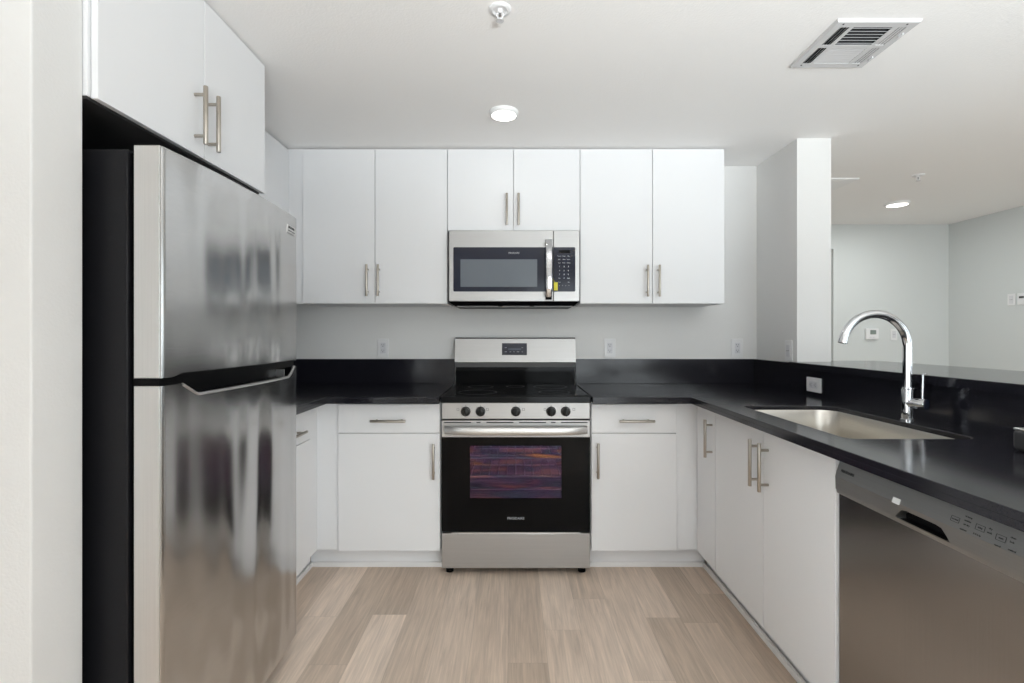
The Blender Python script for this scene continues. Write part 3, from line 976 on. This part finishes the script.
# bowed bar handle
hu, hv0, hv1 = 0.2005, 1.420, 1.760
lp = []
for k in range(25):
    s = -1 + 2 * k / 24
    v = (hv0 + hv1) / 2 + s * (hv1 - hv0) / 2
    ww = 0.012 + 0.032 * (1 - abs(s) ** 5)
    lp.append([(hu + 0.0185 * math.copysign(abs(math.cos(a)) ** 0.6, math.cos(a)), ww + 0.009 * math.copysign(abs(math.sin(a)) ** 0.6, math.sin(a)), v) for a in [2 * PI * j / 20 for j in range(20)]])
mh = MB(F).loft(lp)
mh.box(hu - 0.012, hu + 0.012, 0, 0.013, hv0 + 0.004, hv0 + 0.03).box(hu - 0.012, hu + 0.012, 0, 0.013, hv1 - 0.03, hv1 - 0.004)
obj('handle', mh, M['chrome'], md, sharp=40)
tag(obj('paper_tag', MB(F).box(0.2305, 0.2525, 0.004, 0.0052, 1.474, 1.520, 0.0004).cyl((0.2415, 0.0046, 1.517), (0.222, 0.016, 1.535), 0.0008, n=6), M['yellow'], origin=(0.24, 2.766, 1.474)),
    'small yellow paper tag hanging from the microwave handle', 'tag')

# ------------------------------------------------------------------ dishwasher
DY0, DY1 = 0.825, 1.431
dw = thing('dishwasher', 'built-in grey steel dishwasher under the right counter', 'dishwasher', (1.25, 1.13, 0))
obj('body', MB().box(0.972, 1.53, DY0, DY1, 0.1, 0.872), M['soft_grey'], dw)
dd = obj('door', MB().box(0.950, 0.971, DY0 + 0.002, DY1 - 0.002, 0.115, 0.768, 0.003), M['steel_dw'], dw)
loops = []
yy = [DY0 + 0.002, 1.055, 1.062, 1.075, 1.09, 1.17, 1.185, 1.198, 1.205, DY1 - 0.012, DY1 - 0.004, DY1 - 0.002]
for y in yy:
    q = lerp(y, [(0.5, 0.0), (1.055, 0.0), (1.062, 0.4), (1.075, 0.9), (1.09, 1.0), (1.17, 1.0), (1.185, 0.9), (1.198, 0.4), (1.205, 0.0), (2.0, 0.0)])
    e_ = 0.004 if y > DY1 - 0.003 else 0.0
    dx = 0.022 * (1 if q > 0 else 0)
    h = 0.775 + 0.025 * q
    loops.append([(0.957 + e_, y, 0.8705), (0.938 + e_, y, 0.812), (0.9395 + e_, y, h + 0.001), (0.9395 + dx + e_, y, h), (0.9415 + dx + e_, y, 0.775),
                  (0.9415 + e_, y, 0.774), (0.944 + e_, y, 0.763), (0.951, y, 0.760), (0.969, y, 0.760), (0.969, y, 0.8705)])
cpn = obj('control_panel', MB().loft(loops), M['steel_dwp'], dw, sharp=20)
obj('handle_pocket', MB().loft([[(0.9606, y, 0.7752), (0.9606, y, 0.7752 + 0.0245 * q), (0.9616, y, 0.7752 + 0.0245 * q), (0.9616, y, 0.7752)] for y, q in ((1.0625, 0.4), (1.075, 0.9), (1.09, 1.0), (1.17, 1.0), (1.185, 0.9), (1.1975, 0.4))]).box(0.9425, 0.961, 1.068, 1.192, 0.7752, 0.7764), M['black'], cpn)
# lettering on the sloped control face
ang = math.atan2(0.957 - 0.938, 0.8705 - 0.812)


def on_dw(y, z, lift=0.0006):
    x = 0.938 + (z - 0.812) * (0.957 - 0.938) / (0.8705 - 0.812)
    if z < 0.812:
        x = 0.938 + (0.812 - z) * 0.0005 / 0.036
    a = ang if z >= 0.812 else -0.04
    n = Vector((-math.cos(a), 0, math.sin(a)))
    up = Vector((math.sin(a), 0, math.cos(a)))
    r = Vector((0, -1, 0))
    m = Matrix(((r.x, up.x, n.x, x), (r.y, up.y, n.y, y), (r.z, up.z, n.z, z), (0, 0, 0, 1)))
    return Matrix.Translation(n * lift) @ m


mb = MB()
mb.text('FRIGIDAIRE', 0.0105, on_dw(1.383, 0.832), 0.0003, 0.0002)
obj('lettering', mb, M['print_dark'], cpn)
mb = MB()
for y, z, tx, s in ((1.045, 0.829, 'normal', .005), (1.018, 0.843, 'hi-temp', .005), (1.018, 0.835, 'sanitize', .005), (1.018, 0.827, 'air dry', .005), (1.022, 0.816, 'options', .005),
                    (0.990, 0.832, 'delay', .005), (0.992, 0.8175, '2-4-6 hr', .005), (0.970, 0.838, 'dry', .005), (0.970, 0.830, 'wash', .005),
                    (0.947, 0.829, 'start', .005), (0.949, 0.814, 'cancel', .005), (0.926, 0.838, 'clean', .005), (0.926, 0.830, 'lock', .005), (0.922, 0.816, 'control', .005)):
    mb.text(tx, s, on_dw(y, max(z, 0.8125)), 0.0002, 0.0001)
for y, z in ((1.045, 0.829), (0.990, 0.832), (0.947, 0.829)):
    mb.M = on_dw(y, z)
    for s in (-1, 1):
        mb.box(s * 0.0095 - 0.0004, s * 0.0095 + 0.0004, -0.0055, 0.0055, -0.0002, 0.0002)
        mb.box(-0.0095, 0.0095, s * 0.0055 - 0.0004, s * 0.0055 + 0.0004, -0.0002, 0.0002)
obj('button_markings', mb, M['print_dark'], cpn)
mb = MB(on_dw(1.2, 0.8155))
mb.box(-0.0115, 0.0115, -0.007, 0.007, -0.0004, 0.0006)
st = obj('sticker', mb, M['paper'], cpn)
obj('toe_kick', MB().box(0.99, 1.01, DY0, DY1, 0.0, 0.113), M['black'], dw)

# ------------------------------------------------------------------ sink
sk = thing('sink', 'single-bowl stainless steel undermount sink set into the dark right worktop', 'sink', (1.19, 1.79, 0.70))
lp = []
for off, z, r in ((-0.012, 0.8962, 0.0), (-0.001, 0.8962, 0.0), (0.002, 0.888, 0.0), (0.006, 0.80, 0.0), (0.010, 0.735, 0.01), (0.022, 0.708, 0.02), (0.045, 0.700, 0.03)):
    P = rrect(0.995 + off, 1.382 - off, 1.453 + off, 2.128 - off, (0.075 + r * 0.5 - off * 0.3, 0.05 + r - off * 0.2, 0.05 + r - off * 0.2, 0.05 + r - off * 0.2), 8)
    lp.append([(x, y, z) for x, y in P])
mb = MB()
mb.loft(lp, cap=False)
bm = mb.bm
bmesh.ops.holes_fill(bm, edges=[e for e in bm.edges if e.is_boundary and all(abs(v.co.z - 0.700) < 1e-5 for v in e.verts)], sides=0)
bs = obj('basin', mb, M['steel_sink'], sk, sharp=50)
so = bs.modifiers.new('thickness', 'SOLIDIFY')
so.thickness = 0.0015
so.offset = 0
obj('drain', MB().lathe((1.19, 1.79, 0.7005), [(0.055, 0.0), (0.055, 0.003), (0.048, 0.004), (0.04, 0.001), (0.0, 0.0005)], 32), M['chrome'], sk)

# ------------------------------------------------------------------ faucet
FX, FYY = 1.430, 1.776
fc = thing('faucet', 'tall chrome gooseneck kitchen faucet with side lever behind the sink', 'faucet', (FX, FYY, CZ1))
obj('base', MB().lathe((FX, FYY, CZ1), [(0.0225, 0), (0.0225, 0.004), (0.0195, 0.006), (0.0195, 0.110), (0.0185, 0.113), (0.026, 0.114), (0.026, 0.119), (0.0, 0.1195)], 32), M['chrome'], fc)
R_ = 0.118
cz = CZ1 + 0.266
pts = [(FX, FYY, CZ1 + 0.118), (FX, FYY, CZ1 + 0.17), (FX, FYY, CZ1 + 0.22)]
for k in range(0, 29):
    a = math.radians(169 * k / 28)
    pts.append((FX - R_ + R_ * math.cos(a), FYY, cz + R_ * math.sin(a)))
obj('spout', MB().tube(pts, 0.0148, 20), M['chrome'], fc)
p_, q_ = Vector(pts[-2]), Vector(pts[-1])
dirn = (q_ - p_).normalized()
obj('aerator', MB().cyl(q_ - dirn * 0.004, q_ + dirn * 0.010, 0.0155), M['chrome'], fc)
HX = lambda t, z: (FX + 0.45 * t, FYY - 0.89 * t, CZ1 + z)
hd = obj('handle', MB().cyl(HX(0.004, 0.061), HX(0.056, 0.063), 0.0195, n=24, bev=0.002), M['chrome'], fc)
obj('handle_cap', MB().cyl(HX(0.056, 0.063), HX(0.0605, 0.0632), 0.0188, n=24, bev=0.001), M['navy_glass'], hd)
obj('lever', MB().tube([HX(0.046, 0.074), HX(0.046, 0.11), HX(0.047, 0.168)], 0.0042, 12).cyl(HX(0.045, 0.168), HX(0.058, 0.168), 0.0042, n=10), M['chrome'], hd)

# dark box at the right edge of the counter
dbx = obj('plastic_box', MB().box(1.338, 1.50, 1.16, 1.318, CZ1, CZ1 + 0.058, 0.014, 4), M['soft_grey'], origin=(1.42, 1.24, CZ1))
tag(dbx, 'dark grey rounded box standing on the worktop at the right picture edge', 'box')
obj('lid', MB().box(1.341, 1.497, 1.163, 1.315, CZ1 + 0.055, CZ1 + 0.0605, 0.0025), M['steel_h'], dbx)


# ------------------------------------------------------------------ outlets and switches
def outlet(F, u, v, label, horizontal=False, switch=False, name='wall_outlet', pw=0.073, ph=0.118):
    a, b = (ph, pw) if horizontal else (pw, ph)
    org = F @ Vector((u, 0, v))
    o = obj(name, MB(F).box(u - a / 2, u + a / 2, 0.0003, 0.0065, v - b / 2, v + b / 2, 0.003), M['plate'], origin=tuple(org))
    tag(o, label, 'switch' if switch else 'outlet', 'light switches' if switch else 'duplex wall outlets')
    a2, b2 = (0.067, 0.034) if horizontal else (0.034, 0.067)
    ins = obj('rocker' if switch else 'receptacle', MB(F).box(u - a2 / 2, u + a2 / 2, 0.006, 0.0092 if switch else 0.0085, v - b2 / 2, v + b2 / 2, 0.0015), M['plate_in'], o)
    if not switch:
        mb = MB(F)
        for s in (-1, 1):
            for d, (l_, dz) in ((-0.0065, (0.008, 0.004)), (0.0065, (0.0065, 0.004))):
                if horizontal:
                    mb.box(u + s * 0.0175 - 0.004 - l_ / 2, u + s * 0.0175 - 0.004 + l_ / 2, 0.008, 0.0088, v + d - 0.0012, v + d + 0.0012)
                else:
                    mb.box(u + d - 0.0012, u + d + 0.0012, 0.008, 0.0088, v + s * 0.0175 + dz - l_ / 2, v + s * 0.0175 + dz + l_ / 2)
            cc = (u + s * 0.0175 + 0.006, 0.008, v) if horizontal else (u, 0.008, v + s * 0.0175 - 0.006)
            mb.lathe(cc, [(0.0028, 0), (0.0028, 0.0008), (0.0, 0.0008)], 10, 'y')
        obj('slots', mb, M['soft_grey'], ins)
    else:
        obj('rocker_gap', MB(F).box(u - 0.0145, u + 0.0145, 0.0088, 0.0094, v - 0.0008, v + 0.0008), M['soft_grey'], ins)
    return o


FW = face_back(3.12)
SC = 3.12 / 490
outlet(FW, (383.2 - 513) * SC, 1.139, 'white duplex outlet on the back wall, left of the range')
outlet(FW, (609.6 - 513) * SC, 1.139, 'white duplex outlet on the back wall, just right of the range')
outlet(FW, (737.0 - 513) * SC, 1.139, 'white duplex outlet on the back wall near the right corner')
outlet(face_right(1.552), 2.752, 1.134, 'white switch plate on the pillar side wall above the backsplash', switch=True, name='light_switch')
outlet(face_right(1.525), 2.478, 0.970, 'white outlet lying sideways on the dark backsplash behind the sink', horizontal=True)
FF = face_back(FAR_Y)
SF = FAR_Y / 490
outlet(FF, (893.5 - 513) * SF, 1.222 + 0.5 * SF, 'white light switch on the living room far wall, right of the thermostat', switch=True, name='light_switch', pw=0.066, ph=0.112)
FR = face_right(RIGHT_X)
outlet(FR, 4.158, 1.522, 'white switch plate on the living room right wall, left of the keypad plate', switch=True, name='light_switch', pw=0.068, ph=0.098)
kpd = tag(obj('wall_keypad', MB(FR).box(4.035, 4.105, 0.0003, 0.012, 1.474, 1.572, 0.003), M['plate'], origin=(RIGHT_X, 4.07, 1.52)),
          'white control plate with dark mark at the right edge of living room wall', 'control')
obj('display', MB(FR).box(4.050, 4.090, 0.0115, 0.0128, 1.528, 1.545), M['soft_grey'], kpd)
tu = (870.7 - 513) * SF
th = tag(obj('thermostat', MB(FF).box(tu - 0.061, tu + 0.061, 0.0003, 0.025, 1.182, 1.285, 0.004), M['plate'], origin=(tu, FAR_Y, 1.23)),
         'white thermostat with grey screen on the living room far wall', 'thermostat')
obj('screen', MB(FF).box(tu - 0.022, tu + 0.034, 0.0245, 0.0262, 1.228, 1.270), M['lcd'], th)
obj('buttons', MB(FF).box(tu - 0.03, tu - 0.01, 0.0245, 0.0275, 1.196, 1.206, 0.001).box(tu + 0.0, tu + 0.02, 0.0245, 0.0275, 1.196, 1.206, 0.001), M['plate_in'], th)


# ------------------------------------------------------------------ ceiling fixtures
def ceiling_light(x, y, r, label, power):
    t = thing('ceiling_light', label, 'light', (x, y, CEIL), 'round ceiling lights')
    obj('trim_ring', MB().lathe((x, y, CEIL), [(r, 0), (r, -0.006), (r * 0.97, -0.014), (r * 0.86, -0.020), (r * 0.84, -0.0195), (r * 0.84, -0.003)], 40), M['trim'], t)
    obj('lens', MB().lathe((x, y, CEIL), [(0.0, -0.006), (r * 0.84, -0.006), (r * 0.84, -0.0185), (r * 0.6, -0.0205), (0.0, -0.021)], 40), M['lens'], t)
    d = bpy.data.lights.new('lamp', 'AREA')
    d.shape = 'DISK'
    d.size = r * 1.6
    d.energy = power
    d.color = (0.96, 1.0, 0.98)
    lo = bpy.data.objects.new('lamp', d)
    C.objects.link(lo)
    lo.parent = t
    lo.location = (0, 0, -0.026)
    return t


ceiling_light(-0.044, 2.36, 0.070, 'round flush ceiling light, lit, over the kitchen floor before the range', 0.3)
ceiling_light(3.125, 3.985, 0.085, 'round flush ceiling light, lit, in the living room beyond the bar', 7)


def sprinkler(x, y, label):
    t = thing('fire_sprinkler', label, 'sprinkler', (x, y, CEIL), 'ceiling fire sprinklers')
    obj('escutcheon', MB().lathe((x, y, CEIL), [(0.037, 0), (0.037, -0.002), (0.033, -0.006), (0.025, -0.007), (0.021, -0.002), (0.0, -0.002)], 32), M['plate'], t)
    mb = MB().cyl((x, y, CEIL - 0.002), (x, y, CEIL - 0.014), 0.009)
    for s in (-1, 1):
        mb.tube([(x + s * 0.008, y, CEIL - 0.012), (x + s * 0.011, y, CEIL - 0.022), (x + s * 0.003, y, CEIL - 0.034)], 0.0022, 8)
    mb.cyl((x, y, CEIL - 0.030), (x, y, CEIL - 0.038), 0.004)
    obj('frame', mb, M['plate'], t)
    obj('glass_bulb', MB().cyl((x, y, CEIL - 0.014), (x, y, CEIL - 0.031), 0.0022, n=10), M['soft_grey'], t)
    obj('deflector', MB().lathe((x, y, CEIL - 0.038), [(0.0, 0), (0.013, 0), (0.013, -0.0015), (0.0, -0.0015)], 20), M['vent'], t)
    return t


sprinkler(-0.043, 1.615, 'white fire sprinkler in the kitchen ceiling at the picture top')
sprinkler(2.72, 3.29, 'white fire sprinkler in the living room ceiling beside the round light')


def register(x0, x1, y0, y1, label, dark=True):
    t = thing('ceiling_vent', label, 'vent', ((x0 + x1) / 2, (y0 + y1) / 2, CEIL))
    W, D = x1 - x0, y1 - y0
    U = lambda u: x0 + u * W
    V = lambda v: y0 + v * D
    cols = ((0.105, 0.215), (0.265, 0.735), (0.785, 0.895))
    rows = ((0.11, 0.47), (0.53, 0.89))
    obj('duct_backing', MB().box(U(0.06), U(0.94), V(0.06), V(0.94), CEIL - 0.002, CEIL), M['duct'], t)
    mb = MB()
    z0, z1 = CEIL - 0.0105, CEIL - 0.0085
    us = [0.02, cols[0][0], cols[0][1], cols[1][0], cols[1][1], cols[2][0], cols[2][1], 0.98]
    for a, b in zip(us[0::2], us[1::2]):
        mb.box(U(a), U(b), V(0.02), V(0.98), z0, z1)
    for a, b in cols:
        for c, d in ((0.02, rows[0][0]), (rows[0][1], rows[1][0]), (rows[1][1], 0.98)):
            mb.box(U(a), U(b), V(c), V(d), z0, z1)
    # sloped outer flange
    mb.loft([[(U(0), V(0), CEIL - 0.0005), (U(1), V(0), CEIL - 0.0005), (U(1), V(1), CEIL - 0.0005), (U(0), V(1), CEIL - 0.0005)],
             [(U(0), V(0), CEIL - 0.003), (U(1), V(0), CEIL - 0.003), (U(1), V(1), CEIL - 0.003), (U(0), V(1), CEIL - 0.003)],
             [(U(0.012), V(0.010), z0), (U(0.988), V(0.010), z0), (U(0.988), V(0.990), z0), (U(0.012), V(0.990), z0)],
             [(U(0.03), V(0.03), z1), (U(0.97), V(0.03), z1), (U(0.97), V(0.97), z1), (U(0.03), V(0.97), z1)]], cap=False)
    obj('frame', mb, M['vent'], t)

    def slats(u0, u1, v0, v1, along, n, tilt, hw=0.005):
        for k in range(n):
            mb = MB()
            if along == 'x':
                c = V(v0) + (V(v1) - V(v0)) * (k + 0.5) / n
                dy, dz = hw * math.cos(tilt), hw * math.sin(tilt)
                q = [(c - dy, CEIL - 0.0085 - dz), (c + dy, CEIL - 0.0085 + dz), (c + dy, CEIL - 0.0077 + dz), (c - dy, CEIL - 0.0077 - dz)]
                mb.prism(q, U(u0), U(u1), 'x')
            else:
                c = U(u0) + (U(u1) - U(u0)) * (k + 0.5) / n
                dx, dz = hw * math.cos(tilt), hw * math.sin(tilt)
                q = [(c - dx, CEIL - 0.0085 - dz), (c + dx, CEIL - 0.0085 + dz), (c + dx, CEIL - 0.0077 + dz), (c - dx, CEIL - 0.0077 - dz)]
                mb.prism(q, V(v0), V(v1), 'y')
            obj('louver', mb, M['vent'], t)
    slats(*cols[1], *rows[0], 'x', 6, math.radians(40), 0.0052)
    slats(*cols[1], *rows[1], 'x', 8, math.radians(-12), 0.0046)
    for r in rows:
        slats(*cols[0], *r, 'y', 3, math.radians(50))
        slats(*cols[2], *r, 'y', 3, math.radians(-8), 0.0034)
    mb = MB()
    for u, v in ((0.1, 0.05), (0.86, 0.05), (0.9, 0.93), (0.12, 0.93)):
        mb.lathe((U(u), V(v), z0), [(0.0035, 0.0005), (0.003, -0.0012), (0.0, -0.0014)], 10)
    obj('screws', mb, M['soft_grey'], t)
    mb = MB()
    for v in (0.25, 0.75):
        mb.box(U(0.93), U(0.945), V(v) - 0.012, V(v) + 0.012, z0 - 0.008, z0, 0.002)
    obj('damper_lever', mb, M['plate'], t)
    return t


register(1.102, 1.390, 1.662, 1.952, 'square white louvered air vent in the kitchen ceiling, upper right')
pn = obj('ceiling_panel', MB().box(1.90, 2.365, 3.345, 3.60, CEIL - 0.010, CEIL - 0.0002, 0.002), M['trim'], origin=(2.13, 3.47, CEIL))
tag(pn, 'flat white ceiling panel in the living room, partly behind the pillar', 'panel')
obj('inner_panel', MB().box(1.93, 2.335, 3.375, 3.57, CEIL - 0.0115, CEIL - 0.0095, 0.0008), M['trim'], pn)
